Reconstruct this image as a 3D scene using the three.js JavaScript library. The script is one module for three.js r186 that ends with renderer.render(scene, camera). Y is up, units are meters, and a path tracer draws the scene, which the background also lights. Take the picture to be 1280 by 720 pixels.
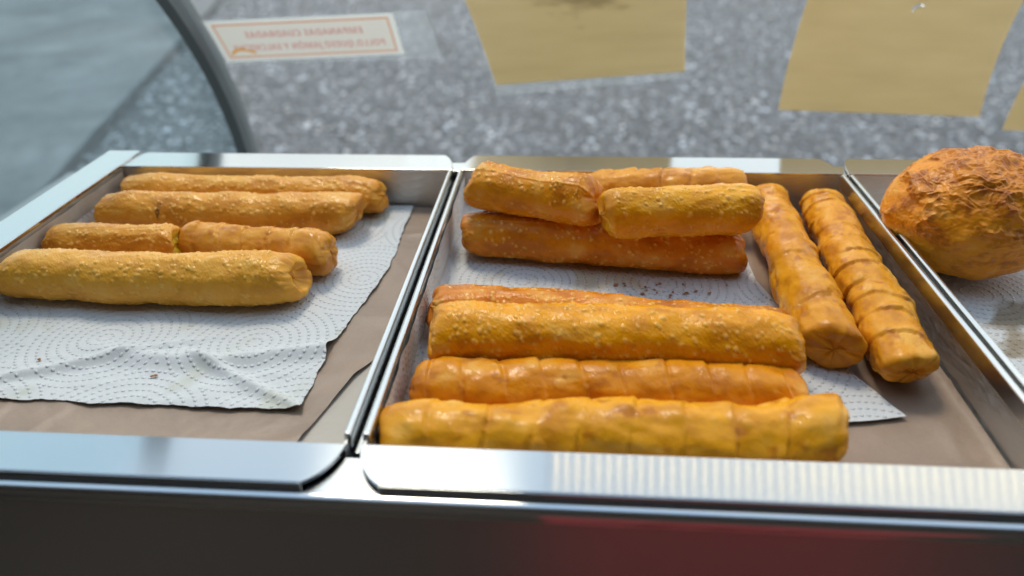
import * as THREE from 'three';
import { mergeGeometries, mergeVertices } from 'three/addons/utils/BufferGeometryUtils.js';
import { ImprovedNoise } from 'three/addons/math/ImprovedNoise.js';
import { RoundedBoxGeometry } from 'three/addons/geometries/RoundedBoxGeometry.js';
import { RectAreaLightUniformsLib } from 'three/addons/lights/RectAreaLightUniformsLib.js';

// ---------------------------------------------------------------- camera, sky, sun, exposure
const H = 1.0;                                    // height of the tray rims above the street
const scene = new THREE.Scene();
const camera = new THREE.PerspectiveCamera(41.9, 16 / 9, 0.01, 900);
camera.rotation.order = 'YXZ';
camera.position.set(0.076, H + 0.1959, 0.2128);
camera.rotation.set(-0.53, 0.0853, -0.0209);
camera.focus = 0.40;
camera.userData.fStop = 5.2;
scene.add(camera);

function makeSky() {
  const w = 512, h = 256, d = new Float32Array(w * h * 4), n = new ImprovedNoise();
  for (let j = 0; j < h; j++) for (let i = 0; i < w; i++) {
    const el = ((j + 0.5) / h - 0.5) * Math.PI, az = (i + 0.5) / w * 2 * Math.PI;
    const y = Math.max(0, Math.sin(el)), k = Math.pow(1 - y, 1.4);
    const cx = Math.cos(az) * Math.cos(el) / (y + 0.25), cz = Math.sin(az) * Math.cos(el) / (y + 0.25);
    let c = 0, a = 0.5, f = 0.9;
    for (let o = 0; o < 5; o++) { c += a * n.noise(cx * f + 7.3, cz * f + 2.1, o * 3.7); a *= 0.55; f *= 2.1; }
    c = THREE.MathUtils.smoothstep(c, -0.05, 0.45) * 0.75;
    const blue = [0.45 + 1.15 * k, 0.68 + 0.90 * k, 1.0 + 0.45 * k], white = [1.35, 1.34, 1.30];
    const q = (j * w + i) * 4;
    for (let m = 0; m < 3; m++) d[q + m] = blue[m] * (1 - c) + white[m] * c;
    d[q + 3] = 1;
  }
  const t = new THREE.DataTexture(d, w, h, THREE.RGBAFormat, THREE.FloatType);
  t.mapping = THREE.EquirectangularReflectionMapping; t.magFilter = t.minFilter = THREE.LinearFilter; t.needsUpdate = true;
  return t;
}
scene.background = scene.environment = makeSky();
scene.backgroundIntensity = scene.environmentIntensity = 1.0;
const sun = new THREE.DirectionalLight(0xfff1dc, 1.7);
sun.position.set(-1.5, 7.2, -3.6).multiplyScalar(4);
sun.castShadow = true; sun.shadow.radius = 28; sun.shadow.mapSize.set(2048, 2048);
Object.assign(sun.shadow.camera, { left: -8, right: 8, top: 8, bottom: -8, near: 1, far: 60 });
scene.add(sun, sun.target);

RectAreaLightUniformsLib.init();
const renderer = new THREE.WebGLRenderer({ antialias: true });
renderer.toneMapping = THREE.LinearToneMapping;
renderer.toneMappingExposure = 1.33;
renderer.shadowMap.enabled = true;

// ---------------------------------------------------------------- helpers
function rng(seed) { let a = seed >>> 0; return () => { a = (a + 0x6D2B79F5) | 0; let t = Math.imul(a ^ (a >>> 15), 1 | a); t = (t + Math.imul(t ^ (t >>> 7), 61 | t)) ^ t; return ((t ^ (t >>> 14)) >>> 0) / 4294967296; }; }
const PN = new ImprovedNoise();
const N3 = (x, y, z) => PN.noise(x + 31.7, y + 17.3, z + 5.9);
const fbm = (x, y, z, o = 4) => { let s = 0, a = 0.5; for (let i = 0; i < o; i++) { s += a * N3(x, y, z); x *= 2.03; y *= 2.03; z *= 2.03; a *= 0.5; } return s; };
const lerp = (a, b, t) => a + (b - a) * t, clamp = (x, a = 0, b = 1) => Math.min(b, Math.max(a, x));
const sst = (x, a, b) => { const t = clamp((x - a) / (b - a)); return t * t * (3 - 2 * t); };
const used = {};
function numbered(n) { used[n] = (used[n] || 0) + 1; return used[n] === 1 ? n : `${n}_${String(used[n] - 1).padStart(3, '0')}`; }
function shade(o) { o.traverse(c => { if (c.isMesh) { c.castShadow = true; c.receiveShadow = true; } }); return o; }
function put(o, name, label, category, group, kind) {
  o.name = numbered(name);
  if (label) o.userData.label = label;
  if (category) o.userData.category = category;
  if (group) o.userData.group = group;
  if (kind) o.userData.kind = kind;
  scene.add(o); return o;
}
function part(parent, name, geo, mat, label) {
  const g = Array.isArray(geo) ? mergeGeometries(geo.map(q => { const r = q.index ? q.toNonIndexed() : q; for (const k of Object.keys(r.attributes)) if (!['position', 'normal', 'uv'].includes(k)) r.deleteAttribute(k); return r; })) : geo;
  const m = new THREE.Mesh(g, mat); m.name = name; if (label) m.userData.label = label; parent.add(m); return m;
}
const box = (x0, x1, y0, y1, z0, z1, r = 0) => {
  const g = r ? new RoundedBoxGeometry(x1 - x0, y1 - y0, z1 - z0, 3, r) : new THREE.BoxGeometry(x1 - x0, y1 - y0, z1 - z0);
  g.translate((x0 + x1) / 2, (y0 + y1) / 2, (z0 + z1) / 2); return g;
};
function canvasTex(w, h, draw, srgb = true) {
  const c = document.createElement('canvas'); c.width = w; c.height = h; draw(c.getContext('2d'), w, h);
  const t = new THREE.CanvasTexture(c); if (srgb) t.colorSpace = THREE.SRGBColorSpace; return t;
}
function dataTex(w, h, f, srgb = true, rx = 1, ry = rx) {
  const d = new Uint8Array(w * h * 4);
  for (let j = 0; j < h; j++) for (let i = 0; i < w; i++) {
    const v = f(i, j, i / w, j / h), q = (j * w + i) * 4;
    if (typeof v === 'number') { d[q] = d[q + 1] = d[q + 2] = clamp(v) * 255; } else for (let k = 0; k < 3; k++) d[q + k] = clamp(v[k]) * 255;
    d[q + 3] = 255;
  }
  const t = new THREE.DataTexture(d, w, h); t.magFilter = THREE.LinearFilter; t.minFilter = THREE.LinearMipmapLinearFilter; t.generateMipmaps = true;
  t.wrapS = t.wrapT = THREE.RepeatWrapping; t.repeat.set(rx, ry); if (srgb) t.colorSpace = THREE.SRGBColorSpace; t.needsUpdate = true; return t;
}
// seamless noise on a tile
const tile = (u, v, f, o = 4, s = 0) => { const a = u * 2 * Math.PI, b = v * 2 * Math.PI, r = f / (2 * Math.PI); return fbm(Math.cos(a) * r + s + Math.cos(b) * r * 0.37, Math.sin(a) * r + Math.sin(b) * r * 0.53, Math.cos(b) * r + Math.sin(b) * r * 0.7 + s * 1.3, o); };
const lin = (r, g, b) => new THREE.Color().setRGB(r, g, b);
const std = (o) => new THREE.MeshStandardMaterial(o), phy = (o) => new THREE.MeshPhysicalMaterial(o);

// ---------------------------------------------------------------- materials
const r0 = rng(11);
const brushed = dataTex(256, 256, (() => { const rows = Array.from({ length: 256 }, () => r0()); return (i, j) => 0.5 + 0.35 * (rows[j] - 0.5) + 0.25 * (r0() - 0.5) * 0.5; })(), false, 6, 14);
const smear = dataTex(512, 512, (i, j, u, v) => 0.62 + 0.5 * tile(u, v, 7, 5, 3), false, 5, 5);
const M = {
  flange: phy({ color: lin(0.57, 0.57, 0.555), metalness: 1, roughness: 0.13, anisotropy: 1, anisotropyRotation: Math.PI / 2 }),
  pan: phy({ color: lin(0.60, 0.595, 0.58), metalness: 1, roughness: 0.8, roughnessMap: smear, bumpMap: brushed, bumpScale: 0.00001 }),
  hem: std({ color: lin(0.66, 0.66, 0.645), metalness: 1, roughness: 0.24 }),
  panel: phy({ color: lin(0.52, 0.51, 0.495), metalness: 1, roughness: 0.36, anisotropy: 0.6, anisotropyRotation: Math.PI / 2, bumpMap: brushed, bumpScale: 0.00001 }),
  dark: std({ color: lin(0.05, 0.052, 0.055), roughness: 0.7 }),
  arch: std({ color: lin(0.11, 0.128, 0.132), roughness: 0.5 }),
  alu: std({ color: lin(0.6, 0.6, 0.6), metalness: 1, roughness: 0.35 }),
  glass: phy({ color: lin(0.93, 0.965, 0.96), roughness: 0.19, transmission: 0.97, thickness: 0, ior: 1.5 }),
  sideGlass: phy({ color: lin(0.64, 0.81, 0.86), roughness: 0.25, transmission: 0.97, thickness: 0, ior: 1.5 }),
  sleeve: phy({ color: lin(0.9, 0.93, 0.94), roughness: 0.3, transmission: 0.95, thickness: 0, ior: 1.45 }),
  led: std({ color: lin(0.9, 0.8, 0.5), emissive: lin(1, 0.72, 0.32), emissiveIntensity: 13 }),
};

// ---------------------------------------------------------------- street and pavement
{
  const asphaltMap = dataTex(1024, 1024, (i, j, u, v) => {
    const a = tile(u, v, 9, 4, 1), g = r0();
    const k = 0.31 + 0.12 * a + 0.15 * (g - 0.5); return [k * 0.98, k, k * 1.04];
  }, true, 1);
  asphaltMap.repeat.set(1 / 1.7, 1 / 1.7);
  const bump = dataTex(512, 512, () => r0(), false, 1); bump.repeat.set(1 / 0.9, 1 / 0.9);
  const S = 400, g = new THREE.PlaneGeometry(S, S); g.rotateX(-Math.PI / 2);
  const uv = g.attributes.uv; for (let i = 0; i < uv.count; i++) uv.setXY(i, uv.getX(i) * S, uv.getY(i) * S);
  const m = new THREE.Mesh(g, std({ map: asphaltMap, bumpMap: bump, bumpScale: 0.004, roughness: 0.75 }));
  put(m, 'street', 'grey rough asphalt street beyond the glass', null, null, 'structure');
  // aggregate stones of the worn surface
  const R = rng(5), geo = new THREE.IcosahedronGeometry(1, 0), mat = std({ roughness: 0.42 });
  const n = 130000, im = new THREE.InstancedMesh(geo, mat, n), d = new THREE.Object3D(), c = new THREE.Color();
  const ok = (x, z) => x > -2.06 + (z + 2.4) * 0.258 + 0.03;
  let k = 0;
  while (k < n) {
    const z = -1.9 - R() * 7.4, x = -4.4 + R() * 9.2;
    if (!ok(x, z) || Math.abs(x + 0.3) > 0.9 - z * 0.66) continue;
    const s = 0.004 + 0.011 * Math.pow(R(), 2.2);
    d.position.set(x, 0.0005 + s * 0.1 * R(), z); d.rotation.set(R() * 6.3, R() * 6.3, R() * 6.3); d.scale.set(s * (0.8 + 0.6 * R()), s * 0.5, s * (0.8 + 0.6 * R())); d.rotation.x = (R() - 0.5) * 0.9; d.rotation.z = (R() - 0.5) * 0.9;
    d.updateMatrix(); im.setMatrixAt(k, d.matrix);
    const v = 0.035 + 0.65 * Math.pow(R(), 4.5), w = (R() - 0.5) * 0.12; c.setRGB(v * (1 + w), v, v * (1.03 - w)); im.setColorAt(k, c); k++;
  }
  put(im, 'asphalt_gravel', 'pale stone chips bedded in the asphalt street', null, null, 'stuff');
  // smooth concrete pavement with its broken edge joint
  const slabMap = dataTex(1024, 1024, (i, j, u, v) => { const a = tile(u, v, 6, 5, 2), b = tile(u, v, 40, 3, 8), k = 0.41 + 0.20 * a + 0.08 * b + 0.05 * (r0() - 0.5); return [k * 0.99, k, k * 1.0]; }, true, 1);
  slabMap.repeat.set(1 / 2.6, 1 / 2.6);
  const edge = [];
  { const js = new THREE.Shape(), l = [], q = []; for (let i = 0; i <= 160; i++) { const z = -1.0 - i * 0.075, x = -2.06 + (z + 2.4) * 0.258; l.push([x - 0.05, -z]); q.push([x + 0.06 + 0.06 * Math.max(0, fbm(z * 2.6, 4.3, 1, 3) + 0.05) + 0.006 * N3(z * 9, 2, 2), -z]); }
    js.moveTo(...l[0]); l.slice(1).forEach(v => js.lineTo(...v)); q.reverse().forEach(v => js.lineTo(...v)); js.closePath();
    const jg = new THREE.ShapeGeometry(js); jg.rotateX(-Math.PI / 2); jg.translate(0, 0.006, 0);
    put(new THREE.Mesh(jg, std({ color: lin(0.03, 0.03, 0.03), roughness: 0.9 })), 'joint_filler', 'dark dirt filled joint between street and pavement', null, null, 'structure'); }
  for (let i = 0; i <= 160; i++) { const z = -1.0 - i * 0.075; edge.push([-2.06 + (z + 2.4) * 0.258 + 0.02 * fbm(z * 2.1, 0.3, 0, 4) - 0.012 * Math.max(0, N3(z * 3.1, 8.8, 1)), z]); }
  const sh = new THREE.Shape(); sh.moveTo(-14, 1.0); edge.forEach(([x, z]) => sh.lineTo(x, -z)); sh.lineTo(-14, 13.0); sh.closePath();
  const sg = new THREE.ExtrudeGeometry(sh, { depth: 0.02, bevelEnabled: true, bevelSize: 0.008, bevelThickness: 0.006, bevelSegments: 2 });
  sg.rotateX(-Math.PI / 2); sg.translate(0, 0.002, 0);
  put(new THREE.Mesh(sg, std({ map: slabMap, bumpMap: bump, bumpScale: 0.0015, roughness: 0.85 })), 'pavement', 'smooth pale concrete pavement slab beside the asphalt', null, null, 'structure');
}

// ---------------------------------------------------------------- the stall: counter, back wall, roof
{
  const g = new THREE.Group(); g.position.set(0.2, 0, 0);
  part(g, 'counter_body', box(-0.75, 0.75, 0, 0.80, -0.64, 0.02, 0.006), M.dark);
  part(g, 'counter_top', box(-0.78, 0.78, 0.802, 0.84, -0.67, 0.018, 0.006), std({ color: lin(0.25, 0.24, 0.23), roughness: 0.5 }));
  put(shade(g), 'stall_counter', 'dark stall counter that the glass display case stands on', 'counter');
  const w = new THREE.Group(); w.position.set(0.2, 0, 1.5);
  part(w, 'board', box(-1.7, 1.7, 0, 2.2, 0, 0.06), std({ color: lin(0.12, 0.10, 0.085), roughness: 0.8 }));
  put(shade(w), 'stall_wall', 'dark board wall at the back of the food stall', 'wall');
  const rf = new THREE.Group(); rf.position.set(0.2, 2.2, 0.7);
  part(rf, 'roof_sheet', box(-1.8, 1.8, 0, 0.04, -0.35, 0.9), std({ color: lin(0.5, 0.47, 0.42), roughness: 0.7 }));
  put(shade(rf), 'stall_roof', 'flat sheet roof over the vendor side of the stall', 'roof');
  const fl = new THREE.Mesh(box(-1.5, 1.9, 0.0, 0.03, 0.03, 1.5), std({ color: lin(0.05, 0.045, 0.04), roughness: 0.85 }));
  put(shade(fl), 'stall_floor', 'dark floor mat on the vendor side of the stall', null, null, 'structure');
  for (const [x, l] of [[-1.5, 'dark board end wall of the stall beside the pale rolls'], [1.9, 'dark board end wall of the stall beyond the fried ball']]) {
    const e = new THREE.Group(); e.position.set(x, 0, 0.77); part(e, 'board', box(-0.03, 0.03, 0.032, 2.195, -0.7, 0.72), std({ color: lin(0.12, 0.10, 0.085), roughness: 0.8 })); put(shade(e), 'stall_end_wall', l, 'wall', 'end walls of the stall');
  }
  // red cloth hanging behind the vendor side, mirrored in the steel panel
  const cg = new THREE.PlaneGeometry(0.48, 0.86, 90, 10), p = cg.attributes.position;
  for (let i = 0; i < p.count; i++) { const x = p.getX(i), y = p.getY(i); p.setZ(i, 0.012 * Math.sin(x * 48 + Math.sin(x * 13) * 2) * (1.1 - y * 0.5)); }
  cg.computeVertexNormals();
  const c = new THREE.Mesh(cg, std({ color: lin(0.36, 0.07, 0.075), roughness: 0.9, side: THREE.DoubleSide })); c.position.set(0.29, 0.5, 0.62);
  put(shade(c), 'red_cloth', 'red cloth hanging behind the counter, mirrored in the steel panel', 'cloth');
}

// ---------------------------------------------------------------- display case
const gz = y => 1.86012 * y * y + 0.53967 * y - 0.55558;      // the front glass, seen from the side
const X0 = -0.303, X1 = 0.86;
{
  const g = new THREE.Group(); g.position.set(0, H, 0);
  // steel base: side cheeks, rear well wall, ledges carrying the trays
  part(g, 'base', [box(X0 - 0.006, X1, -0.16, -0.138, -0.61, 0.0285, 0.003), box(X0, X1, -0.1375, -0.118, -0.30, 0.027), box(X0 - 0.004, X0 + 0.012, -0.117, -0.03, -0.298, 0.027), box(X0, X1, -0.117, -0.046, -0.302, -0.2975)], M.panel);
  part(g, 'rear_ledge', [box(X0 + 0.033, X1, -0.0062, -0.0025, -0.304, -0.2875, 0.0008), box(X0 + 0.033, X1, -0.045, -0.0065, -0.3035, -0.3015)], M.flange);
  const fl = new THREE.Shape(); fl.moveTo(0.004, -0.0062); fl.lineTo(0.004, -0.0035); fl.lineTo(0.0225, -0.0035); fl.absarc(0.0235, -0.0075, 0.004, Math.PI / 2, 0, true); fl.lineTo(0.0275, -0.02); fl.lineTo(0.0255, -0.02); fl.lineTo(0.0245, -0.0062); fl.closePath();
  const fg = new THREE.ExtrudeGeometry(fl, { depth: X1 - X0 - 0.012, bevelEnabled: false, curveSegments: 8 }); fg.rotateY(-Math.PI / 2); fg.scale(-1, 1, 1);
  { const ix = fg.index; if (ix) for (let i = 0; i < ix.count; i += 3) { const a = ix.getX(i); ix.setX(i, ix.getX(i + 1)); ix.setX(i + 1, a); } }
  const fl2 = []; // profile swept along x, built by hand so that u runs along the brushing
  {
    const pts = [[-0.0035, 0.004], [-0.0035, 0.0225]]; for (let i = 1; i <= 8; i++) { const a = Math.PI / 2 * (1 - i / 8); pts.push([-0.0075 + 0.004 * Math.sin(a), 0.0225 + 0.004 * Math.cos(a)]); } pts.push([-0.0095, 0.0265]);
    const pos = [], nor = [], uv = [], idx = []; let s = 0;
    pts.forEach(([y, z], i) => {
      const a = pts[Math.max(0, i - 1)], b = pts[Math.min(pts.length - 1, i + 1)], ty = b[0] - a[0], tz = b[1] - a[1], l = Math.hypot(ty, tz);
      if (i) s += Math.hypot(y - pts[i - 1][0], z - pts[i - 1][1]);
      for (const x of [X0 + 0.013, X1]) { pos.push(x, y, z); nor.push(0, tz / l, -ty / l); uv.push(x * 10, s * 10); }
    });
    for (let i = 0; i < pts.length - 1; i++) idx.push(i * 2, i * 2 + 2, i * 2 + 1, i * 2 + 1, i * 2 + 2, i * 2 + 3);
    const q = new THREE.BufferGeometry(); q.setAttribute('position', new THREE.Float32BufferAttribute(pos, 3)); q.setAttribute('normal', new THREE.Float32BufferAttribute(nor, 3)); q.setAttribute('uv', new THREE.Float32BufferAttribute(uv, 2)); q.setIndex(idx); fl2.push(q);
  }
  part(g, 'front_ledge', fl2, M.flange);
  part(g, 'service_panel', [box(X0, X1, -0.117, -0.0098, 0.0205, 0.0258, 0.001)], M.panel);
  for (const x of [-0.00425, 0.26365]) part(g, 'divider', box(x - 0.0011, x + 0.0011, -0.06, -0.0065, -0.28, -0.002, 0.0006), M.hem);
  // curved front glass and flat side glass
  const ys = []; for (let i = 0; i <= 40; i++) ys.push(-0.13 + (0.27 + 0.13) * i / 40);
  const strip = (x0, x1, mat, name, off = 0) => {
    const pos = [], uv = [], idx = [];
    ys.forEach((y, i) => { pos.push(x0, y, gz(y) - off, x1, y, gz(y) - off); uv.push(0, y, x1 - x0, y); if (i < 40) { const k = i * 2; idx.push(k, k + 1, k + 2, k + 1, k + 3, k + 2); } });
    const q = new THREE.BufferGeometry(); q.setAttribute('position', new THREE.Float32BufferAttribute(pos, 3)); q.setAttribute('uv', new THREE.Float32BufferAttribute(uv, 2)); q.setIndex(idx); q.computeVertexNormals();
    return part(g, name, q, mat);
  };
  strip(X0 + 0.003, X1 - 0.003, M.glass, 'front_glass');
  const ss = new THREE.Shape(); ss.moveTo(0.0, -0.03); ss.lineTo(0.299, -0.03); ss.lineTo(0.299, -0.13); ys.forEach(y => ss.lineTo(-gz(y), y)); ss.lineTo(0.05, 0.27); ss.lineTo(0.0, 0.2); ss.closePath();
  const sg = new THREE.ShapeGeometry(ss, 4); sg.rotateY(Math.PI / 2); sg.translate(X0, 0, 0);
  part(g, 'side_glass', sg, M.sideGlass);
  const tg = new THREE.PlaneGeometry(X1 - X0, 0.22); tg.rotateX(-Math.PI / 2); tg.translate((X0 + X1) / 2, 0.272, -0.165);
  part(g, 'top_glass', tg, M.glass);
  // dark arched frame where front and side glass meet
  const arch = [];
  {
    const W = 0.027, T = 0.012, pos = [], idx = []; const n = ys.length;
    ys.forEach((y, i) => {
      const dz = 2 * 1.86012 * y + 0.53967, l = Math.hypot(1, dz), ny = -dz / l, nz = 1 / l;   // towards the inside
      for (const [dx, t] of [[0.001, -W * 0.5], [0.001 + T, -W * 0.5], [0.001 + T, W * 0.5], [0.001, W * 0.5]]) pos.push(X0 + dx, y + ny * t, gz(y) + nz * t);
      if (i < n - 1) for (let k = 0; k < 4; k++) { const a = i * 4 + k, b = i * 4 + (k + 1) % 4; idx.push(a, a + 4, b, b, a + 4, b + 4); }
    });
    const q = new THREE.BufferGeometry(); q.setAttribute('position', new THREE.Float32BufferAttribute(pos, 3)); q.setIndex(idx); const r = q.toNonIndexed(); r.computeVertexNormals(); r.setAttribute('uv', new THREE.Float32BufferAttribute(new Float32Array(r.attributes.position.count * 2), 2)); arch.push(r);
  }
  part(g, 'arch_frame', arch, M.arch);
  part(g, 'glass_channel', [box(X0, X1, -0.1375, -0.122, -0.612, -0.592, 0.002)], M.alu);
  // LED light bar under the top of the glass
  const bar = part(g, 'light_bar', [box(0.06, 0.62, 0.2545, 0.2665, -0.2635, -0.2565, 0.0015)], M.alu);
  const chip = new RoundedBoxGeometry(0.004, 0.0016, 0.004, 1, 0.0004);
  for (let i = 0; i < 62; i++) { const m = new THREE.Mesh(chip, M.led); m.name = 'led_chip'; m.position.set(0.07 + i * 0.0088, 0.2535, -0.260); bar.add(m); }
  const li = new THREE.RectAreaLight(lin(1, 0.74, 0.40), 0.3, 0.54, 0.008); li.position.set(0.34, 0.2515, -0.260); li.lookAt(0.34, 0.2515 - 1, -0.260 + 0.35); g.add(li);
  li.position.set(0.34, 0.2515, -0.260);
  put(shade(g), 'display_case', 'stainless steel food display case with curved front glass', 'display case');
  li.lookAt(new THREE.Vector3(0.34, H - 1, 0.17));
}

// ---------------------------------------------------------------- steel trays
function tray(x0, x1, leftFlange, label, wL = 0.0008) {
  const g = new THREE.Group(), zb = -0.284, zf = 0, cx = (x0 + x1) / 2, d = -0.0305, t = 0.0009;
  g.position.set(cx, H, -0.142);
  const at = q => { q.translate(-cx, 0, 0.142); return q; };
  part(g, 'pan', [box(x0, x1, d - t, d, zb, zf), box(x0 - t, x0, d - t, -0.0012, zb - t, zf + t), box(x1, x1 + t, d - t, -0.0012, zb - t, zf + t), box(x0, x1, d - t, -0.0012, zb - t, zb), box(x0, x1, d - t, -0.0012, zf, zf + t)].map(at), M.pan);
  const flange = (za, zc, name, cl, cr) => {        // za at the pan, zc the outer edge
    const s = new THREE.Shape(), sg = Math.sign(zc - za), e = 0.0006;
    const P = (x, z) => [x, -z];
    s.moveTo(...P(x0 - t, za)); s.lineTo(...P(x1 + t, za));
    s.quadraticCurveTo(...P(x1 + t - 0.001, lerp(za, zc, 0.65)), ...P(x1 - cr, zc)); s.lineTo(...P(x0 + cl, zc));
    s.quadraticCurveTo(...P(x0 - t + 0.001, lerp(za, zc, 0.65)), ...P(x0 - t, za));
    const q = new THREE.ExtrudeGeometry(s, { depth: 0.0009, bevelEnabled: true, bevelSize: 0.0003, bevelThickness: 0.0003, bevelSegments: 2, curveSegments: 10 });
    const u = q.attributes.uv; for (let i = 0; i < u.count; i++) u.setXY(i, u.getX(i) * 10, u.getY(i) * 10);
    q.rotateX(-Math.PI / 2); q.translate(0, -0.0012, 0);
    const hem = box(x0 + cl, x1 - cr, -0.0034, -0.0004, Math.min(zc, zc - sg * 0.0012), Math.max(zc, zc - sg * 0.0012), 0.0005); hem.translate(0, 0, sg * 0.0009);
    part(g, name, [at(q), at(hem)], M.flange);
  };
  flange(0.0002, 0.0205, 'front_flange', 0.010, 0.010);
  flange(zb - 0.0002, -0.312, 'back_flange', 0.006, 0.008);
  const hem = (x, w) => part(g, 'side_rim', at(box(x - w / 2, x + w / 2, -0.009, 0.0012, zb + 0.004, zf - 0.004, Math.min(w * 0.48, 0.0013))), M.hem);
  hem(x1 + 0.0005, 0.003);
  if (leftFlange) { const q = box(x0 - 0.024, x0 + 0.0006, -0.001, 0.0016, -0.312, zf + 0.005, 0.0007); q.rotateZ(0); part(g, 'side_flange', at(q), M.flange); } else hem(x0 - 0.0005, 0.003);
  return put(shade(g), 'steel_tray', label, 'tray', 'steel trays in the display case');
}
tray(-0.2515, -0.0085, true, 'shallow steel tray beside the side glass, holding pale rolls on paper');
tray(0, 0.26, false, 'shallow steel tray in the middle, piled with golden rolls');
tray(0.2665, 0.52, false, 'shallow steel tray holding the round fried ball');

// ---------------------------------------------------------------- paper liners and towels
function dotTex() {                                        // embossed dots in rings, drawn as height
  const S = 2048, size = 0.26, R = rng(21), c = document.createElement('canvas'); c.width = c.height = S; const x = c.getContext('2d');
  x.fillStyle = '#fff'; x.fillRect(0, 0, S, S);
  const cen = []; for (let j = -1; j < 5; j++) for (let i = -1; i < 5; i++) cen.push([(i + (j % 2 ? 0.5 : 0) + 0.1) * 0.082, (j + 0.2) * 0.071]);
  x.fillStyle = '#000';
  for (const [cx, cy] of cen) for (let r = 0.004; r < 0.06; r += 0.0048) {
    const n = Math.round(2 * Math.PI * r / 0.0033);
    for (let k = 0; k < n; k++) {
      const a = k / n * 2 * Math.PI + r * 91, px = cx + r * Math.cos(a), py = cy + r * Math.sin(a);
      let best = 1e9; for (const [ax, ay] of cen) best = Math.min(best, Math.hypot(px - ax, py - ay));
      if (best < r - 0.001) continue;
      x.beginPath(); x.ellipse(px / size * S, py / size * S, 0.00085 / size * S, 0.00062 / size * S, a + Math.PI / 2, 0, 7); x.fill();
    }
  }
  const im = x.getImageData(0, 0, S, S), o = new Uint8Array(S * S * 4);
  const src = new Float32Array(S * S); for (let i = 0; i < S * S; i++) src[i] = im.data[i * 4] / 255;
  for (let j = 0; j < S; j++) for (let i = 0; i < S; i++) {
    let s = 0; for (let b = -1; b <= 1; b++) for (let a = -1; a <= 1; a++) s += src[((j + b * 2 + S) % S) * S + (i + a * 2 + S) % S];
    const v = clamp(s / 9 * 0.85 + 0.12 * R()); const q = (j * S + i) * 4; o[q] = o[q + 1] = o[q + 2] = v * 255; o[q + 3] = 255;
  }
  const t = new THREE.DataTexture(o, S, S); t.magFilter = THREE.LinearFilter; t.minFilter = THREE.LinearMipmapLinearFilter; t.generateMipmaps = true; t.wrapS = t.wrapT = THREE.RepeatWrapping; t.repeat.set(1 / size, 1 / size); t.needsUpdate = true; return t;
}
const dots = dotTex();
const grease = (seed, tint) => { const t = dataTex(512, 512, (i, j, u, v) => { const s = sst(tile(u, v, 5, 5, seed), 0.10, 0.32), k = 0.93 - 0.03 * r0(); return [lerp(k, tint[0], s), lerp(k, tint[1], s), lerp(k, tint[2], s)]; }, true, 1); t.repeat.set(1 / 0.21, 1 / 0.21); return t; };
const towelMat = (seed, tint) => phy({ map: grease(seed, tint), color: lin(0.74, 0.74, 0.73), bumpMap: dots, bumpScale: -0.0008, roughness: 0.95, side: THREE.DoubleSide });
const kraftMap = dataTex(512, 512, (i, j, u, v) => { const a = tile(u, v, 6, 5, 4), b = r0() - 0.5, k = 1 + 0.16 * a + 0.06 * b; return [0.575 * k, 0.485 * k, 0.41 * k]; }, true, 1); kraftMap.repeat.set(1 / 0.2, 1 / 0.2);
const kraftBump = dataTex(512, 512, (i, j, u, v) => 0.5 + 0.5 * tile(u, v, 8, 5, 9), false, 1); kraftBump.repeat.set(1 / 0.2, 1 / 0.2);
const kraft = phy({ map: kraftMap, bumpMap: kraftBump, bumpScale: 0.0022, roughness: 0.5, side: THREE.DoubleSide });

function pw(tab) { return x => { if (x <= tab[0][0]) return tab[0][1]; for (let i = 1; i < tab.length; i++) if (x <= tab[i][0]) return lerp(tab[i - 1][1], tab[i][1], (x - tab[i - 1][0]) / (tab[i][0] - tab[i - 1][0])); return tab[tab.length - 1][1]; }; }
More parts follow.
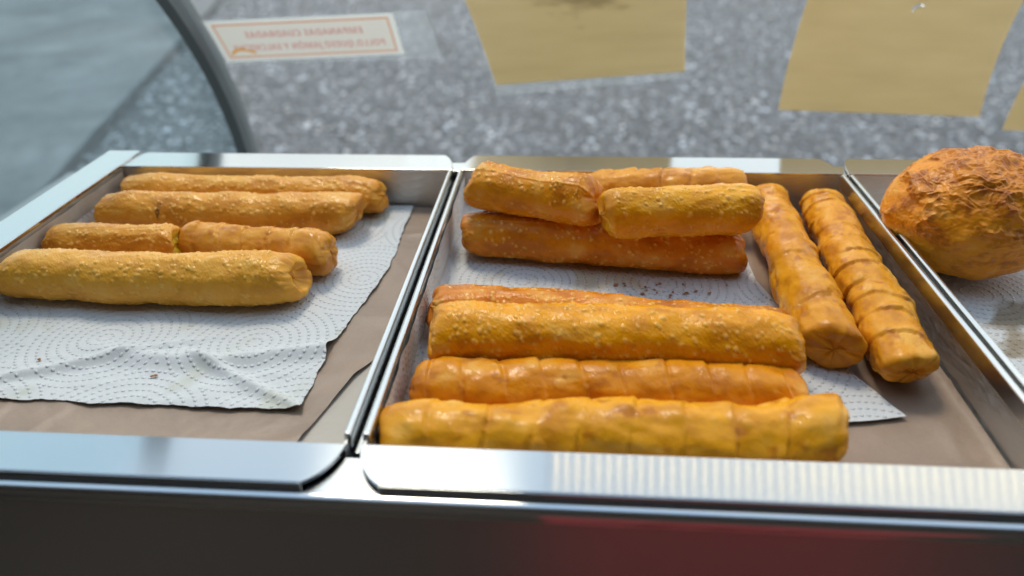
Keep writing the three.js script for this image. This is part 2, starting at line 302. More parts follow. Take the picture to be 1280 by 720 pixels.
// a sheet lying on a tray floor; it climbs the walls at xl and xr where it is wider than the floor
function sheet(o) {
  const { xL, xR, zB, zF, y0, h, wl = -9, wr = 9, wb = -9, nu = 120, nv = 120, name, label, category, group, mat, jag = 0 } = o;
  const pos = [], uv = [], idx = [];
  for (let j = 0; j <= nv; j++) for (let i = 0; i <= nu; i++) {
    const u = i / nu, v = j / nv;
    const jx = jag * (N3(v * 17, 3.3, y0 * 900) + 0.35 * N3(v * 70, 1.1, 2)), jz = jag * (N3(u * 15, 9.3, y0 * 900) + 0.35 * N3(u * 70, 4.1, 2));
    const z1 = lerp(zB(u), zF(u), v) + jz * (v > 0.5 ? (v - 0.5) * 2 : 0);
    let x = lerp(xL(v), xR(v), u) + jx * (u > 0.5 ? (u - 0.5) * 2 : 0), z = z1, y;
    const U = x, V = z;
    y = y0 + h(x, z, u, v);
    const rr = 0.006;
    if (x < wl + rr) { const e = wl + rr - x; if (e < rr * 1.57) { const a = e / rr; y += rr * (1 - Math.cos(a)); x = wl + rr - rr * Math.sin(a); } else { y += rr + (e - rr * 1.57); x = wl + 0.0003 + 0.0012 * (N3(z * 60, e * 40, 1) + 0.6); } }
    if (x > wr - rr) { const e = x - wr + rr; if (e < rr * 1.57) { const a = e / rr; y += rr * (1 - Math.cos(a)); x = wr - rr + rr * Math.sin(a); } else { y += rr + (e - rr * 1.57); x = wr - 0.0003 - 0.001 * (N3(z * 60, e * 40, 7) + 0.6); } }
    pos.push(x, y, z); uv.push(U, V);
  }
  for (let j = 0; j < nv; j++) for (let i = 0; i < nu; i++) { const a = j * (nu + 1) + i; idx.push(a, a + nu + 1, a + 1, a + 1, a + nu + 1, a + nu + 2); }
  const g = new THREE.BufferGeometry(); g.setAttribute('position', new THREE.Float32BufferAttribute(pos, 3)); g.setAttribute('uv', new THREE.Float32BufferAttribute(uv, 2)); g.setIndex(idx);
  g.computeBoundingBox(); const c = g.boundingBox.getCenter(new THREE.Vector3()); c.y = g.boundingBox.min.y; g.translate(-c.x, -c.y, -c.z); g.computeVertexNormals();
  const m = new THREE.Mesh(g, mat); m.position.set(c.x, c.y + H, c.z); return put(shade(m), name, label, category, group);
}
const FY = -0.0305;
sheet({ name: 'paper_liner', label: 'brown paper liner under the towel with pale rolls', category: 'paper liner', group: 'brown paper liners in the trays', mat: kraft, y0: FY + 0.0009, wl: -0.2515, wr: -0.0085, wb: -0.284,
  xL: () => -0.2475, xR: pw([[0, 0.004], [0.4, 0.0], [0.6, -0.012], [0.72, -0.0285], [0.885, -0.0405], [1, -0.047]]), zB: () => -0.282, zF: () => -0.002,
  h: (x, z) => 0.0008 + 0.0008 * fbm(x * 40, z * 40, 2) + 0.0011 * Math.pow(Math.max(0, 1 - Math.abs(fbm(x * 16 + 2, z * 16, 7, 2)) * 9), 2) + 0.0022 * Math.exp(-Math.pow((x + 0.19 + 0.1 * (z + 0.03)) / 0.002, 2)) * sst(z, -0.06, -0.03) });
sheet({ name: 'paper_liner', label: 'brown paper liner under the golden rolls', category: 'paper liner', group: 'brown paper liners in the trays', mat: kraft, y0: FY + 0.0004, wl: 0, wr: 0.26, wb: -0.284,
  xL: () => -0.002, xR: () => 0.2592, zB: () => -0.282, zF: () => -0.002, h: (x, z) => 0.0008 + 0.0007 * fbm(x * 30, z * 30, 6) + 0.0009 * Math.pow(Math.max(0, 1 - Math.abs(fbm(x * 16 + 2, z * 16, 7, 2)) * 9), 2) });
const wax = phy({ color: lin(0.42, 0.365, 0.305), bumpMap: kraftBump, bumpScale: 0.0018, roughness: 0.5, side: THREE.DoubleSide });
sheet({ name: 'wax_paper', label: 'pale waxed paper sheet at the bottom of the tray with pale rolls', category: 'waxed paper', mat: wax, y0: FY + 0.0002, wl: -0.2515, wr: -0.0085,
  xL: () => -0.276, xR: () => -0.0095, zB: () => -0.2825, zF: () => -0.0015, h: (x, z) => 0.0002 + 0.0003 * fbm(x * 40, z * 40, 5) });
const ridge = (x, z) => { // creases of the first towel
  const f = 0.0042 * Math.exp(-Math.pow((z + 0.1 + 0.016 * Math.sin(x * 22 + 1)) / 0.006, 2)) * sst(x, -0.19, -0.13);
  const a = 0.0030 * Math.exp(-Math.pow(((z + 0.075) - (x + 0.09) * 0.55) / 0.0035, 2)) * sst(x, -0.14, -0.1);
  const b = 0.0030 * Math.exp(-Math.pow(((z + 0.080) + (x + 0.17) * 0.45) / 0.004, 2)) * (1 - sst(x, -0.14, -0.1));
  return f + a + b + 0.0026 * Math.max(0, fbm(x * 26, z * 44, 3, 3) + 0.1) * sst(z, -0.13, -0.09);
};
sheet({ name: 'paper_towel', label: 'white dotted paper towel under the pale rolls, creased at its loose end', category: 'paper towel', group: 'paper towels in the trays', mat: towelMat(3, [0.88, 0.875, 0.83]), y0: FY + 0.003, wl: -0.2500, nu: 220, nv: 220, jag: 0.0016,
  xL: () => -0.262, xR: pw([[0, -0.037], [0.39, -0.0346], [0.58, -0.040], [0.79, -0.0464], [1, -0.0465]]), zB: () => -0.281, zF: u => -0.0525 + 0.0025 * u,
  h: (x, z) => 0.0004 + 0.0006 * fbm(x * 60, z * 60, 1) + ridge(x, z) });
sheet({ name: 'paper_towel', label: 'greasy white paper towel under the golden rolls', category: 'paper towel', group: 'paper towels in the trays', mat: towelMat(5, [0.86, 0.81, 0.72]), y0: FY + 0.003, wl: 0.0008, nu: 160, nv: 160, jag: 0.0008,
  xL: () => -0.021, xR: pw([[0, 0.187], [0.45, 0.1866], [0.7, 0.20], [1, 0.2285]]), zB: () => -0.281, zF: u => lerp(-0.012, -0.0605, u) + 0.006 * Math.sin(u * 3.1) * 0,
  h: (x, z) => 0.0004 + 0.0007 * fbm(x * 50, z * 50, 4) });
sheet({ name: 'paper_towel', label: 'crumb strewn paper towel under the round fried ball', category: 'paper towel', group: 'paper towels in the trays', mat: towelMat(8, [0.66, 0.60, 0.52]), y0: FY + 0.0015, wl: 0.2665, nu: 120, nv: 120,
  xL: () => 0.262, xR: () => 0.46, zB: () => -0.28, zF: () => -0.01, h: (x, z) => 0.0004 + 0.0008 * fbm(x * 50, z * 50, 9) });

// ---------------------------------------------------------------- fried rolls
const skin = (() => {                                      // fine blisters and pits of the fried skin, as height
  const S = 1024, h = new Float32Array(S * S).fill(0.5), R = rng(404);
  for (let k = 0; k < 5200; k++) { const x = R() * S, y = R() * S, r = 5 + 13 * Math.pow(R(), 2), s = (R() < 0.72 ? 1 : -0.7) * (0.18 + 0.25 * R()); for (let j = -Math.ceil(r); j <= r; j++) for (let i = -Math.ceil(r); i <= r; i++) { const d = Math.hypot(i, j) / r; if (d < 1) { const q = ((Math.floor(y + j) + S) % S) * S + (Math.floor(x + i) + S) % S; h[q] += s * (1 - d * d) * 0.7; } } }
  const t = dataTex(S, S, (i, j, u, v) => h[j * S + i] * 0.8 + 0.5 * tile(u, v, 14, 4, 6), false, 1); t.repeat.set(1 / 0.034, 1 / 0.034); return t;
})();
const oil = dataTex(512, 512, (i, j, u, v) => 0.55 + 0.9 * tile(u, v, 12, 4, 12), false, 1); oil.repeat.set(1 / 0.05, 1 / 0.05);
const fried = phy({ vertexColors: true, roughness: 0.42, roughnessMap: oil, specularIntensity: 0.42, bumpMap: skin, bumpScale: 0.00012 });
const friedSmooth = phy({ vertexColors: true, roughness: 0.44, roughnessMap: oil, specularIntensity: 0.42, bumpMap: skin, bumpScale: 0.00012 });
const GOLD = [0.74, 0.275, 0.012], PALE = [0.84, 0.47, 0.10], BROWN = [0.40, 0.105, 0.007], YEL = [0.78, 0.52, 0.03];
const mix3 = (a, b, t) => [lerp(a[0], b[0], t), lerp(a[1], b[1], t), lerp(a[2], b[2], t)];
function roll(o) {
  const { a, b, r, seed, kind = 'blister', bend = [0, 0], k = 0.36, dentA = -0.02, dentB = -0.02, taper = [1, 1], gold = GOLD, brown = 0.5, pitch = 0.017, hook = 0, label, open } = o;
  const A = new THREE.Vector3(...a), B = new THREE.Vector3(...b), dir = B.clone().sub(A), L = dir.length(); dir.normalize();
  const C = A.clone().add(B).multiplyScalar(0.5), R = rng(seed * 7919 + 3);
  const up0 = new THREE.Vector3(0, 1, 0), side = dir.clone().cross(up0).normalize(), up = side.clone().cross(dir).normalize();
  // rings
  const rings = [], nf = 7, na = 9, fineMesh = kind === 'blister', nb = Math.round(L / (fineMesh ? 0.00055 : 0.0008));
  for (let i = 0; i < nf; i++) { const f = i / nf * (1 - k); rings.push([dentA * r * (1 - f * f / ((1 - k) * (1 - k))), f]); }
  for (let i = 0; i <= na; i++) { const p = i / na * Math.PI / 2; rings.push([k * r * (1 - Math.cos(p)), 1 - k + k * Math.sin(p)]); }
  for (let i = 1; i < nb; i++) rings.push([lerp(k * r, L - k * r, i / nb), 1]);
  for (let i = na; i >= 0; i--) { const p = i / na * Math.PI / 2; rings.push([L - k * r * (1 - Math.cos(p)), 1 - k + k * Math.sin(p)]); }
  for (let i = nf - 1; i >= 0; i--) { const f = i / nf * (1 - k); rings.push([L - dentB * r * (1 - f * f / ((1 - k) * (1 - k))), f]); }
  const NT = fineMesh ? 168 : 120, circ = 2 * Math.PI * r;
  // blisters in buckets over (length, girth)
  const cell = 0.004, nx = Math.ceil(L / cell) + 1, ny = Math.ceil(circ / cell), bk = Array.from({ length: nx * ny }, () => []);
  const nbl = Math.round(L * circ * (kind === 'blister' ? 62000 : 4500));
  for (let i = 0; i < nbl; i++) {
    const x = R() * L, t = R() * circ; if (fbm(x * 70 + seed, t * 70, 2, 2) < (kind === 'blister' ? -0.12 : 0.02)) continue;
    const s = kind === 'blister' ? 0.0006 + 0.0009 * Math.pow(R(), 1.6) : 0.0012 + 0.0028 * Math.pow(R(), 2); bk[Math.floor(x / cell) * ny + Math.floor(t / cell) % ny].push([x, t, s, (kind === 'blister' ? 0.38 : 0.2) * s]);
  }
  const skA = [(R() - 0.5) * 0.6, (R() - 0.5) * 0.6], skB = [(R() - 0.5) * 0.6, (R() - 0.5) * 0.6];
  const pos = [], col = [], uvs = [], idx = [], hs = seed * 13.7, lean = seed % 2 ? 1 : -1, ph = R();
  rings.forEach(([ax, f], ri) => {
    const t = ax / L, bx = 4 * t * (1 - t);
    const rad0 = r * lerp(taper[0], taper[1], t) * (1 + 0.08 * N3(ax * 36, hs, 0.5) + 0.03 * N3(ax * 110, hs, 4.5));
    const cxn = bend[0] * bx + 0.0028 * N3(ax * 24, hs, 8), cyn = bend[1] * bx + 0.0008 * N3(ax * 28, hs, 12) + hook * Math.pow(clamp((t - 0.8) / 0.2), 2);
    for (let i = 0; i <= NT; i++) {
      const th = (i % NT) / NT * 2 * Math.PI, c = Math.cos(th), s = Math.sin(th);
      let d = 0.0020 * fbm(ax * 45 + hs, c * 1.2, s * 1.2 + hs, 3), pale = 0;
      if (f > 0.45) {
        const gx = Math.floor(ax / cell), tt = th / (2 * Math.PI) * circ, gt = Math.floor(tt / cell);
        let bmax = 0;
        for (let p = -1; p <= 1; p++) for (let q = -1; q <= 1; q++) { const X = gx + p; if (X < 0 || X >= nx) continue; for (const e of bk[X * ny + (gt + q + ny) % ny]) { let dt = Math.abs(tt - e[1]); dt = Math.min(dt, circ - dt); const D = Math.hypot(ax - e[0], dt) / e[2]; if (D < 1) { const hgt = e[3] * Math.sqrt(1 - D * D); if (hgt > bmax) { bmax = hgt; pale = Math.max(pale, (1 - D * D) * (kind === 'blister' ? 1 : 0.35)); } } } }
        d += bmax;
        d += (kind === 'blister' ? 0.00022 : 0.0001) * N3(ax * 1300, th * 19, hs);
        if (kind === 'wrap') {
          const w = 0.11 * N3(ax * 70, c * 0.8 + s * 0.5, hs) + 0.02 * N3(ax * 300, th * 3, hs); let q = ax / pitch + lean * (th / (2 * Math.PI)) + ph + w * 2; q -= Math.floor(q);
          const vis = clamp(0.62 + 1.5 * N3(ax * 70 + 4, th * 0.9, hs)); const step = (0.0016 * (0.25 + 0.7 * q) * sst(q, 0, 0.12) * (1 - 0.85 * sst(q, 0.93, 1)) - 0.0003 * (1 - sst(q, 0, 0.12))) * vis; d += step * sst(f, 0.6, 1);
          
          
        } else {
          const se = seed % 3 ? 9 : Math.abs(th - 1.15 - 0.25 * N3(ax * 20, hs, 1)); if (se < 0.5) d += 0.0004 * Math.exp(-se * se / 0.002);
        }
      }
      const fold = f < 1 ? 0.0022 * (1 - f * f) * N3(c * f * 1.8 + hs, s * f * 2.6, 3.1) - 0.0011 * sst(f, 0, 0.3) * (1 - sst(f, 0.75, 1)) * Math.exp(-Math.pow((s * f - 0.25 - 0.5 * c * f * (seed % 2 ? 1 : -1)) / 0.09, 2)) * -1 : 0;
      const rr = Math.max(0, rad0 * f + d * Math.min(1, f * 1.6));
      const skew = (t < 0.5 ? skA[0] * c + skA[1] * s : skB[0] * c + skB[1] * s) * r * f * sst(Math.abs(t - 0.5), 0.3, 0.5) + 0.0014 * N3(c * 1.6 + hs, s * 1.6, t * 2) * sst(Math.abs(t - 0.5), 0.42, 0.5); const ofs = ax - L / 2 + fold * (t < 0.5 ? 1 : -1) + skew;
      const lx = c * rr * 1.03 + cxn, ly = s * rr * 0.97 * (1 - 0.16 * sst(Math.abs(t - 0.5), 0.40, 0.5)) + cyn;
      pos.push(dir.x * ofs + side.x * lx + up.x * ly, dir.y * ofs + side.y * lx + up.y * ly, dir.z * ofs + side.z * lx + up.z * ly);
      // colour: fried dough, browner in irregular patches and where the ends caught the oil
      const pt = fbm(ax * 55 + hs, c * 1.1 + 3, s * 1.1 + hs, 4), fine = fbm(ax * 400, th * 6, hs, 2);
      let v = mix3(gold, BROWN, clamp(brown * (sst(pt, -0.10, 0.36) * 1.05 + 0.35 * fine)));
      v = mix3(v, PALE, clamp(0.5 * sst(-pt, 0.05, 0.4) + pale * 0.85));
      const en = 1 - sst(Math.min(ax, L - ax), 0, 0.010 + 0.006 * N3(th * 1.2, hs, 3)); v = mix3(v, BROWN, 0.6 * en * brown * 1.6 * clamp(0.5 + pt * 1.6));
      if (f < ((open === 'B' && t > 0.5) ? 0.8 : 0.5)) v = mix3(v, (open === 'B' && t > 0.5) || (open === 'A' && t < 0.5) ? YEL : BROWN, (open === 'B' && t > 0.5) ? 0.95 * (1 - sst(f, 0.55, 0.8)) : 0);
      if (o.split) { const w = Math.hypot((t - o.split[0] - 0.006 * N3(th * 6, 1, 2)) / 0.016, (th > Math.PI ? th - 2 * Math.PI : th) / 0.85 - o.split[1] / 0.85); v = mix3(v, [0.05, 0.025, 0.02], 0.9 * (1 - sst(w, 0.35, 0.6)) * clamp(0.7 + 2 * N3(th * 7, ax * 900, 3))); }
      const sp = sst(fbm(ax * 190 + 9, c * 3.4, s * 3.4 + hs, 2), 0.26, 0.40); v = mix3(v, BROWN, sp * 0.6 * brown);
      if (kind === 'wrap') { const bl = sst(fbm(ax * 95 + hs, c * 1.9 + 5, s * 1.9, 3), 0.14, 0.34); v = mix3(v, [0.46, 0.135, 0.010], bl * 0.75); }
      col.push(v[0], v[1], v[2]); uvs.push(ax + (1 - f) * r * (t < 0.5 ? -1 : 1) + seed * 0.0131, i / NT * circ);
    }
    if (ri) for (let i = 0; i < NT; i++) { const p = (ri - 1) * (NT + 1) + i, q = ri * (NT + 1) + i; idx.push(p, p + 1, q, p + 1, q + 1, q); }
  });
  const g = new THREE.BufferGeometry(); g.setAttribute('position', new THREE.Float32BufferAttribute(pos, 3)); g.setAttribute('color', new THREE.Float32BufferAttribute(col, 3)); g.setAttribute('uv', new THREE.Float32BufferAttribute(uvs, 2)); g.setIndex(idx); g.computeVertexNormals();
  { const n = g.attributes.normal, v = new THREE.Vector3(), w = new THREE.Vector3(); for (let i = 0; i < rings.length; i++) { const p = i * (NT + 1), q = p + NT; v.fromBufferAttribute(n, p).add(w.fromBufferAttribute(n, q)).normalize(); n.setXYZ(p, v.x, v.y, v.z); n.setXYZ(q, v.x, v.y, v.z); } }
  const m = new THREE.Mesh(g, kind === 'wrap' ? friedSmooth : fried); m.position.set(C.x, C.y + H, C.z);
  return put(shade(m), 'fried_roll', label, 'fried roll', o.group);
}
const G1 = 'pale fried rolls on the creased towel', G2 = 'golden fried rolls in the middle tray';
const P1 = [0.76, 0.32, 0.032];
roll({ a: [-0.2485, -0.0115, -0.146], b: [-0.0745, -0.0115, -0.147], r: 0.0152, seed: 1, bend: [0.003, -0.001], gold: [0.81, 0.375, 0.042], brown: 0.3, dentB: 0.35, k: 0.4, group: G1, label: 'thick pale bubbly roll lying in front on the creased towel' });
roll({ a: [-0.2505, -0.0135, -0.189], b: [-0.163, -0.010, -0.184], r: 0.0112, seed: 2, gold: P1, brown: 0.4, dentB: 0.15, open: 'B', k: 0.2, group: G1, label: 'thin short roll with a bright yellow open end, behind the thick pale roll' });
roll({ a: [-0.166, -0.0145, -0.197], b: [-0.0655, -0.0115, -0.1765], r: 0.0135, seed: 3, kind: 'wrap', gold: P1, brown: 0.45, taper: [0.9, 1.05], bend: [0, -0.001], group: G1, label: 'short roll with a browned bent tip, end to end with the yellow-ended roll' });
roll({ a: [-0.2395, -0.013, -0.2345], b: [-0.0645, -0.013, -0.2365], r: 0.0142, seed: 4, gold: P1, brown: 0.4, bend: [0.001, -0.001], split: [0.26, 0.55], group: G1, label: 'roll with a small dark split near one end, second from its tray back' });
roll({ a: [-0.243, -0.0135, -0.268], b: [-0.0545, -0.0135, -0.2665], r: 0.0135, seed: 5, gold: P1, brown: 0.35, group: G1, label: 'rough grainy roll lying against the back wall of its tray' });
// middle tray
roll({ a: [0.0095, -0.0125, -0.208], b: [0.180, -0.0125, -0.192], r: 0.0145, seed: 6, gold: [0.70, 0.225, 0.008], brown: 0.6, group: G2, label: 'smooth orange roll underneath two short bubbly rolls' });
roll({ a: [0.06, -0.013, -0.2685], b: [0.186, -0.013, -0.2685], r: 0.0135, seed: 7, brown: 0.6, kind: 'wrap', group: G2, label: 'roll against the back wall of the middle tray, under another roll' });
roll({ a: [0.086, 0.0015, -0.2475], b: [0.187, 0.003, -0.252], r: 0.013, seed: 8, kind: 'wrap', gold: P1, brown: 0.4, bend: [0, -0.001], group: G2, label: 'bent plain roll peeking out behind the two short bubbly rolls' });
roll({ a: [0.0145, 0.0165, -0.220], b: [0.0925, 0.0135, -0.198], r: 0.0148, seed: 9, gold: [0.77, 0.285, 0.010], brown: 0.5, k: 0.3, group: G2, label: 'short bubbly roll with browned end lying slanted on the smooth orange roll' });
roll({ a: [0.0955, 0.0135, -0.183], b: [0.1815, 0.0155, -0.190], r: 0.0146, seed: 10, gold: [0.83, 0.36, 0.008], brown: 0.4, k: 0.3, group: G2, label: 'short yellow bubbly roll lying on the smooth orange roll beside the plain long roll' });
roll({ a: [0.2105, -0.0135, -0.275], b: [0.203, -0.0135, -0.0925], r: 0.0138, seed: 11, kind: 'wrap', pitch: 0.05, gold: [0.77, 0.315, 0.014], brown: 0.5, bend: [0.0015, 0], taper: [0.92, 1.06], group: G2, label: 'plain long roll lying lengthwise beside the spiral-wrapped roll' });
roll({ a: [0.2445, -0.014, -0.270], b: [0.2345, -0.014, -0.0765], r: 0.0132, seed: 12, kind: 'wrap', pitch: 0.0165, gold: [0.77, 0.315, 0.014], brown: 0.55, group: G2, label: 'spiral-wrapped roll lying lengthwise along the side wall of the middle tray' });
roll({ a: [0.0055, -0.0095, -0.1145], b: [0.188, -0.0170, -0.1095], r: 0.0138, seed: 13, brown: 0.7, gold: [0.68, 0.215, 0.010], group: G2, label: 'brown-tipped roll half hidden behind the large bubbly roll' });
roll({ a: [0.0125, -0.0012, -0.0800], b: [0.183, -0.0012, -0.0780], r: 0.0158, seed: 14, gold: [0.84, 0.335, 0.004], brown: 0.45, k: 0.3, bend: [0, -0.0005], group: G2, label: 'large golden bubbly roll lying on top of the front pile' });
roll({ a: [0.0075, -0.0140, -0.0535], b: [0.181, -0.0140, -0.0565], r: 0.0138, seed: 15, kind: 'wrap', pitch: 0.0178, gold: [0.72, 0.26, 0.008], brown: 0.55, group: G2, label: 'spiral-wrapped orange roll under the large bubbly roll' });
roll({ a: [0.0035, -0.0130, -0.0205], b: [0.187, -0.0130, -0.0265], r: 0.0148, seed: 16, kind: 'wrap', pitch: 0.020, gold: [0.82, 0.355, 0.014], brown: 0.4, hook: 0.006, taper: [0.95, 1.08], group: G2, label: 'pale spiral-wrapped roll against the front wall of its tray, with a thick bent end' });

// ---------------------------------------------------------------- round fried ball
{
  const g = new THREE.Group(); g.position.set(0.3075, H - 0.0285, -0.205);
  const make = (f, colf, det) => {
    let q = new THREE.IcosahedronGeometry(1, det); q.deleteAttribute('uv'); q.deleteAttribute('normal'); q = mergeVertices(q, 1e-5);
    const p = q.attributes.position, col = []; const v = new THREE.Vector3();
    for (let i = 0; i < p.count; i++) { v.fromBufferAttribute(p, i).normalize(); const k = f(v); col.push(...colf(v)); p.setXYZ(i, v.x * 0.0465 * k, (v.y > 0 ? v.y * 0.037 : v.y * 0.034) * k + 0.0345, v.z * 0.044 * k); }
    q.setAttribute('color', new THREE.Float32BufferAttribute(col, 3)); q.computeVertexNormals(); return q;
  };
  const bulge = v => Math.exp(-((v.x - 0.72) ** 2 + (v.y - 0.42) ** 2 + (v.z - 0.55) ** 2) / 0.10);
  const base = v => 1 + 0.10 * bulge(v) + 0.09 * fbm(v.x * 1.7, v.y * 1.7, v.z * 1.7 + 3, 2) + 0.03 * fbm(v.x * 6, v.y * 6, v.z * 6, 3) + 0.010 * Math.sin(v.y * 30 + 7 * fbm(v.x * 2, v.y * 2, v.z * 2, 2)) * clamp(-v.y + 0.25);
  const mask = v => sst(v.y * 0.85 + v.x * 0.42 + 1.6 * fbm(v.x * 2.4 + 1, v.y * 2.4, v.z * 2.4, 4) + 0.4 * bulge(v) - 0.14, -0.2, 0.42);
  const frill = v => { const w = [0, 5, 9].map(k => 0.35 * fbm(v.x * 2.2 + k, v.y * 2.2, v.z * 2.2 + k, 2)); let a = 0.6, f = 1.9, q = 0; for (let o = 0; o < 4; o++) { const r = 1 - Math.abs(N3((v.x + w[0]) * f, (v.y + w[1]) * f * 1.5 + o * 4, (v.z + w[2]) * f)) * 2; q += a * r * r; a *= 0.5; f *= 2.1; } return q; };
  const shape = v => base(v) + mask(v) * (0.092 * frill(v) - 0.015) + 0.006 * fbm(v.x * 24, v.y * 24, v.z * 24, 2);
  const tone = v => {
    const n = fbm(v.x * 3.2 + 4, v.y * 3.2, v.z * 3.2, 4), m = fbm(v.x * 15, v.y * 15, v.z * 15, 3), c = mask(v);
    let k = mix3([0.76, 0.27, 0.010], BROWN, clamp(0.85 * sst(n + 0.35 * m, -0.02, 0.4))); k = mix3(k, PALE, 0.4 * sst(-n, 0.12, 0.4));
    const q = mix3([0.62, 0.21, 0.010], [0.33, 0.085, 0.006], sst(fbm(v.x * 6, v.y * 8, v.z * 6 + 2, 4) + 0.3 * m, -0.15, 0.3));
    return mix3(k, q, c * 0.9);
  };
  part(g, 'dough', make(shape, tone, 110), phy({ vertexColors: true, roughness: 0.36, specularIntensity: 0.55 }));
  put(shade(g), 'fried_ball', 'round golden fried ball with a craggy brown crust on top', 'fried ball');
}
// crumbs on the towels
{
  const R = rng(77), gs = [];
  const add = (x, y, z, s) => { const q = new THREE.IcosahedronGeometry(s, 1), p = q.attributes.position; for (let i = 0; i < p.count; i++) { const k = 1 + 0.5 * N3(p.getX(i) / s + x * 900, p.getY(i) / s, p.getZ(i) / s); p.setXYZ(i, p.getX(i) * k * 1.3, p.getY(i) * k * 0.6, p.getZ(i) * k); } q.computeVertexNormals(); q.rotateY(R() * 6); q.translate(x, y, z); gs.push(q); };
  for (let i = 0; i < 22; i++) add(0.10 + 0.07 * R(), FY + 0.0042, -0.165 + 0.02 * (R() - 0.5), 0.0004 + 0.0007 * R());
  for (let i = 0; i < 60; i++) add(0.33 + 0.06 * R(), FY + 0.0028, -0.17 + 0.10 * R(), 0.0005 + 0.0013 * R() * R());
  add(0.352, FY + 0.004, -0.168, 0.003); add(0.342, FY + 0.004, -0.135, 0.0022); add(0.268, 0.003, -0.222, 0.002);
  for (let i = 0; i < 5; i++) add(-0.2 + 0.12 * R(), FY + 0.0048, -0.085 + 0.03 * R(), 0.0006 + 0.0005 * R());
  const m = new THREE.Mesh(mergeGeometries(gs), std({ color: lin(0.30, 0.12, 0.035), roughness: 0.6 })); m.position.set(0, H, 0);
  put(shade(m), 'fried_crumbs', 'tiny brown crumbs scattered on the paper towels', 'crumbs', null, 'stuff');
}

// ---------------------------------------------------------------- cards and stickers on the front glass
// a stiff sheet fixed to the outside of the glass; corners given as (x, height): top left, top right, bottom right, bottom left
function onGlass(c, off, n = 14) {
  const pos = [], uv = [], idx = [];
  for (let j = 0; j <= n; j++) for (let i = 0; i <= n; i++) {
    const u = i / n, v = j / n, x = lerp(lerp(c[0][0], c[1][0], u), lerp(c[3][0], c[2][0], u), v), y = lerp(lerp(c[0][1], c[1][1], u), lerp(c[3][1], c[2][1], u), v);
    const y0 = c[0][1] * 0.5 + c[1][1] * 0.5, y1 = c[2][1] * 0.5 + c[3][1] * 0.5, fl = lerp(gz(y0), gz(y1), (y - y0) / (y1 - y0));
    pos.push(x, y, Math.min(lerp(gz(y), fl, 0.35), gz(y)) - off); uv.push(1 - u, 1 - v);
  }
  for (let j = 0; j < n; j++) for (let i = 0; i < n; i++) { const a = j * (n + 1) + i; idx.push(a, a + 1, a + n + 1, a + 1, a + n + 2, a + n + 1); }
  const g = new THREE.BufferGeometry(); g.setAttribute('position', new THREE.Float32BufferAttribute(pos, 3)); g.setAttribute('uv', new THREE.Float32BufferAttribute(uv, 2)); g.setIndex(idx); g.computeVertexNormals(); return g;
}
const cardMap = (seed, stain) => dataTex(512, 256, (i, j, u, v) => {
  const a = fbm(u * 3 + seed, v * 9, seed, 4), b = r0() - 0.5; let k = [0.80 + 0.05 * a + 0.02 * b, 0.69 + 0.05 * a + 0.02 * b, 0.475 + 0.05 * a];
  if (stain) { const s = sst(0.9 * fbm(u * 5, v * 7, 3, 5) + 0.5 - Math.abs(u - 0.5) * 1.9 - Math.abs(v - 0.68) * 2.6, 0.0, 0.75); k = mix3(k, [0.46, 0.37, 0.19], s * 0.8); }
  return k;
}, true, 1);
const cardMat = (seed, stain) => phy({ map: cardMap(seed, stain), roughness: 0.95, transmission: 0.45, thickness: 0, side: THREE.DoubleSide });
function hang(name, corners, mat, label, category, group) {
  const g = new THREE.Group(), cx = (corners[0][0] + corners[1][0]) / 2, y = Math.min(corners[2][1], corners[3][1]); g.position.set(cx, H + y, gz(y));
  const q = onGlass(corners, 0.0015); q.translate(-cx, -y, -gz(y)); part(g, 'card', q, mat);
  g.userData.sheetAt = undefined; delete g.userData.sheetAt;
  put(shade(g), name, label, category, group); return [g, cx, y];
}
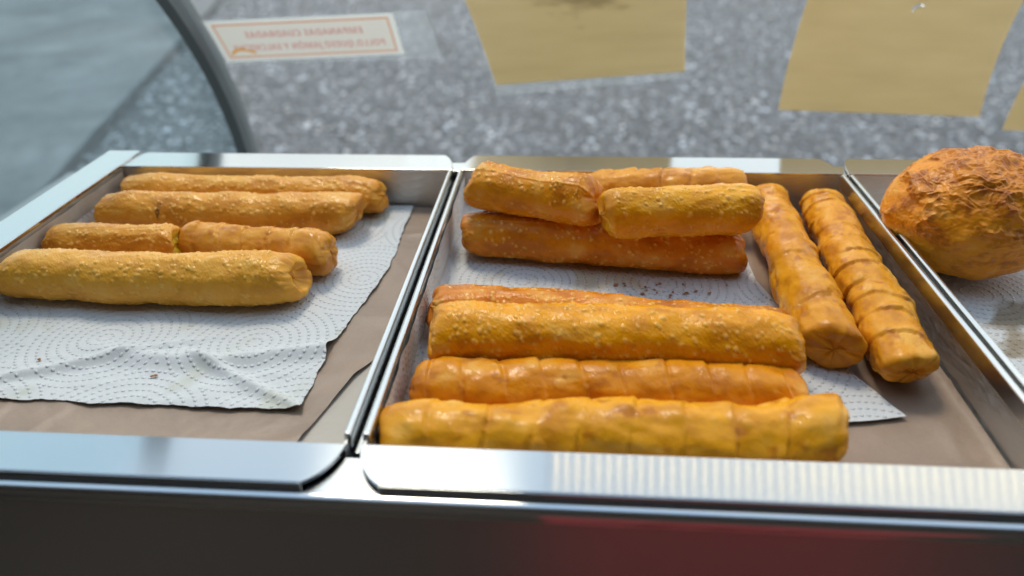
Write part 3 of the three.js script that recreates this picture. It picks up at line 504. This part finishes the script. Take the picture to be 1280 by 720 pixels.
{
  const [g, cx, y] = hang('card_sign', [[-0.030, 0.110], [0.170, 0.116], [0.1883, -0.0011], [-0.0027, -0.0175]], cardMat(1, true), 'stained yellow card hung askew on the glass above the pile of golden rolls', 'card', 'yellow cards on the glass');
  const s = onGlass([[-0.028, 0.108], [0.171, 0.114], [0.187, -0.0095], [-0.0035, -0.0315]], 0.0024); s.translate(-cx, -y, -gz(y)); part(g, 'sleeve', s, M.sleeve, 'clear plastic sleeve showing below the card').castShadow = true;
  hang('card_sign', [[0.2785, 0.112], [0.4560, 0.110], [0.4966, -0.0533], [0.2915, -0.046]], cardMat(4, false), 'plain tan card fixed squarely on the glass above the wrapped rolls', 'card', 'yellow cards on the glass');
  hang('card_sign', [[0.512, 0.06], [0.64, 0.06], [0.66, -0.075], [0.5253, -0.0684]], cardMat(7, false), 'tan card on the glass behind the round fried ball', 'card', 'yellow cards on the glass');
}
{ // printed label, its print facing the customers
  const t = canvasTex(1024, 256, (x, w, h) => {
    x.fillStyle = '#f3efe8'; x.fillRect(0, 0, w, h); x.strokeStyle = '#e8935a'; x.lineWidth = 9; x.strokeRect(36, 26, w - 72, h - 52); x.fillStyle = '#efe6da'; x.fillRect(42, 32, w - 84, h - 64);
    x.fillStyle = '#e2a097'; x.textAlign = 'center'; x.textBaseline = 'middle'; x.font = 'bold 54px sans-serif'; x.fillText('EMPANADAS CUADRADAS', w / 2, 92, w * 0.72); x.fillText('POLLO,QUESO JAMÓN Y SALCHICHA', w / 2, 172, w * 0.84);
    x.strokeStyle = '#f0a83c'; x.lineWidth = 16; x.lineCap = 'round'; x.beginPath(); x.moveTo(w - 60, h - 50); x.quadraticCurveTo(w - 110, h - 100, w - 190, h - 52); x.stroke();
  });
  const [g, cx, y] = hang('printed_label', [[-0.2818, 0.0552], [-0.0934, 0.0637], [-0.0923, 0.019], [-0.2801, 0.0097]], phy({ map: t, roughness: 0.9, transmission: 0.5, thickness: 0, side: THREE.DoubleSide }), 'white label with orange border and red capitals stuck on the glass', 'label');
  const s = onGlass([[-0.285, 0.0575], [-0.062, 0.0665], [-0.055, 0.014], [-0.283, 0.006]], 0.0024); s.translate(-cx, -y, -gz(y)); part(g, 'tape', s, M.sleeve, 'clear tape over the label');
}
{ // water drop on the glass
  const q = new THREE.SphereGeometry(0.0052, 20, 12); q.scale(1, 1.1, 0.45);
  const m = new THREE.Mesh(q, phy({ color: 0xffffff, roughness: 0.02, transmission: 1, thickness: 0.004, ior: 1.33 })); m.position.set(0.3793, H + 0.0665, gz(0.0665) + 0.0022); m.rotation.x = 0.65;
  put(shade(m), 'water_drop', 'small clear drop clinging to the glass over the tan card', 'drop');
}
renderer.render(scene, camera);
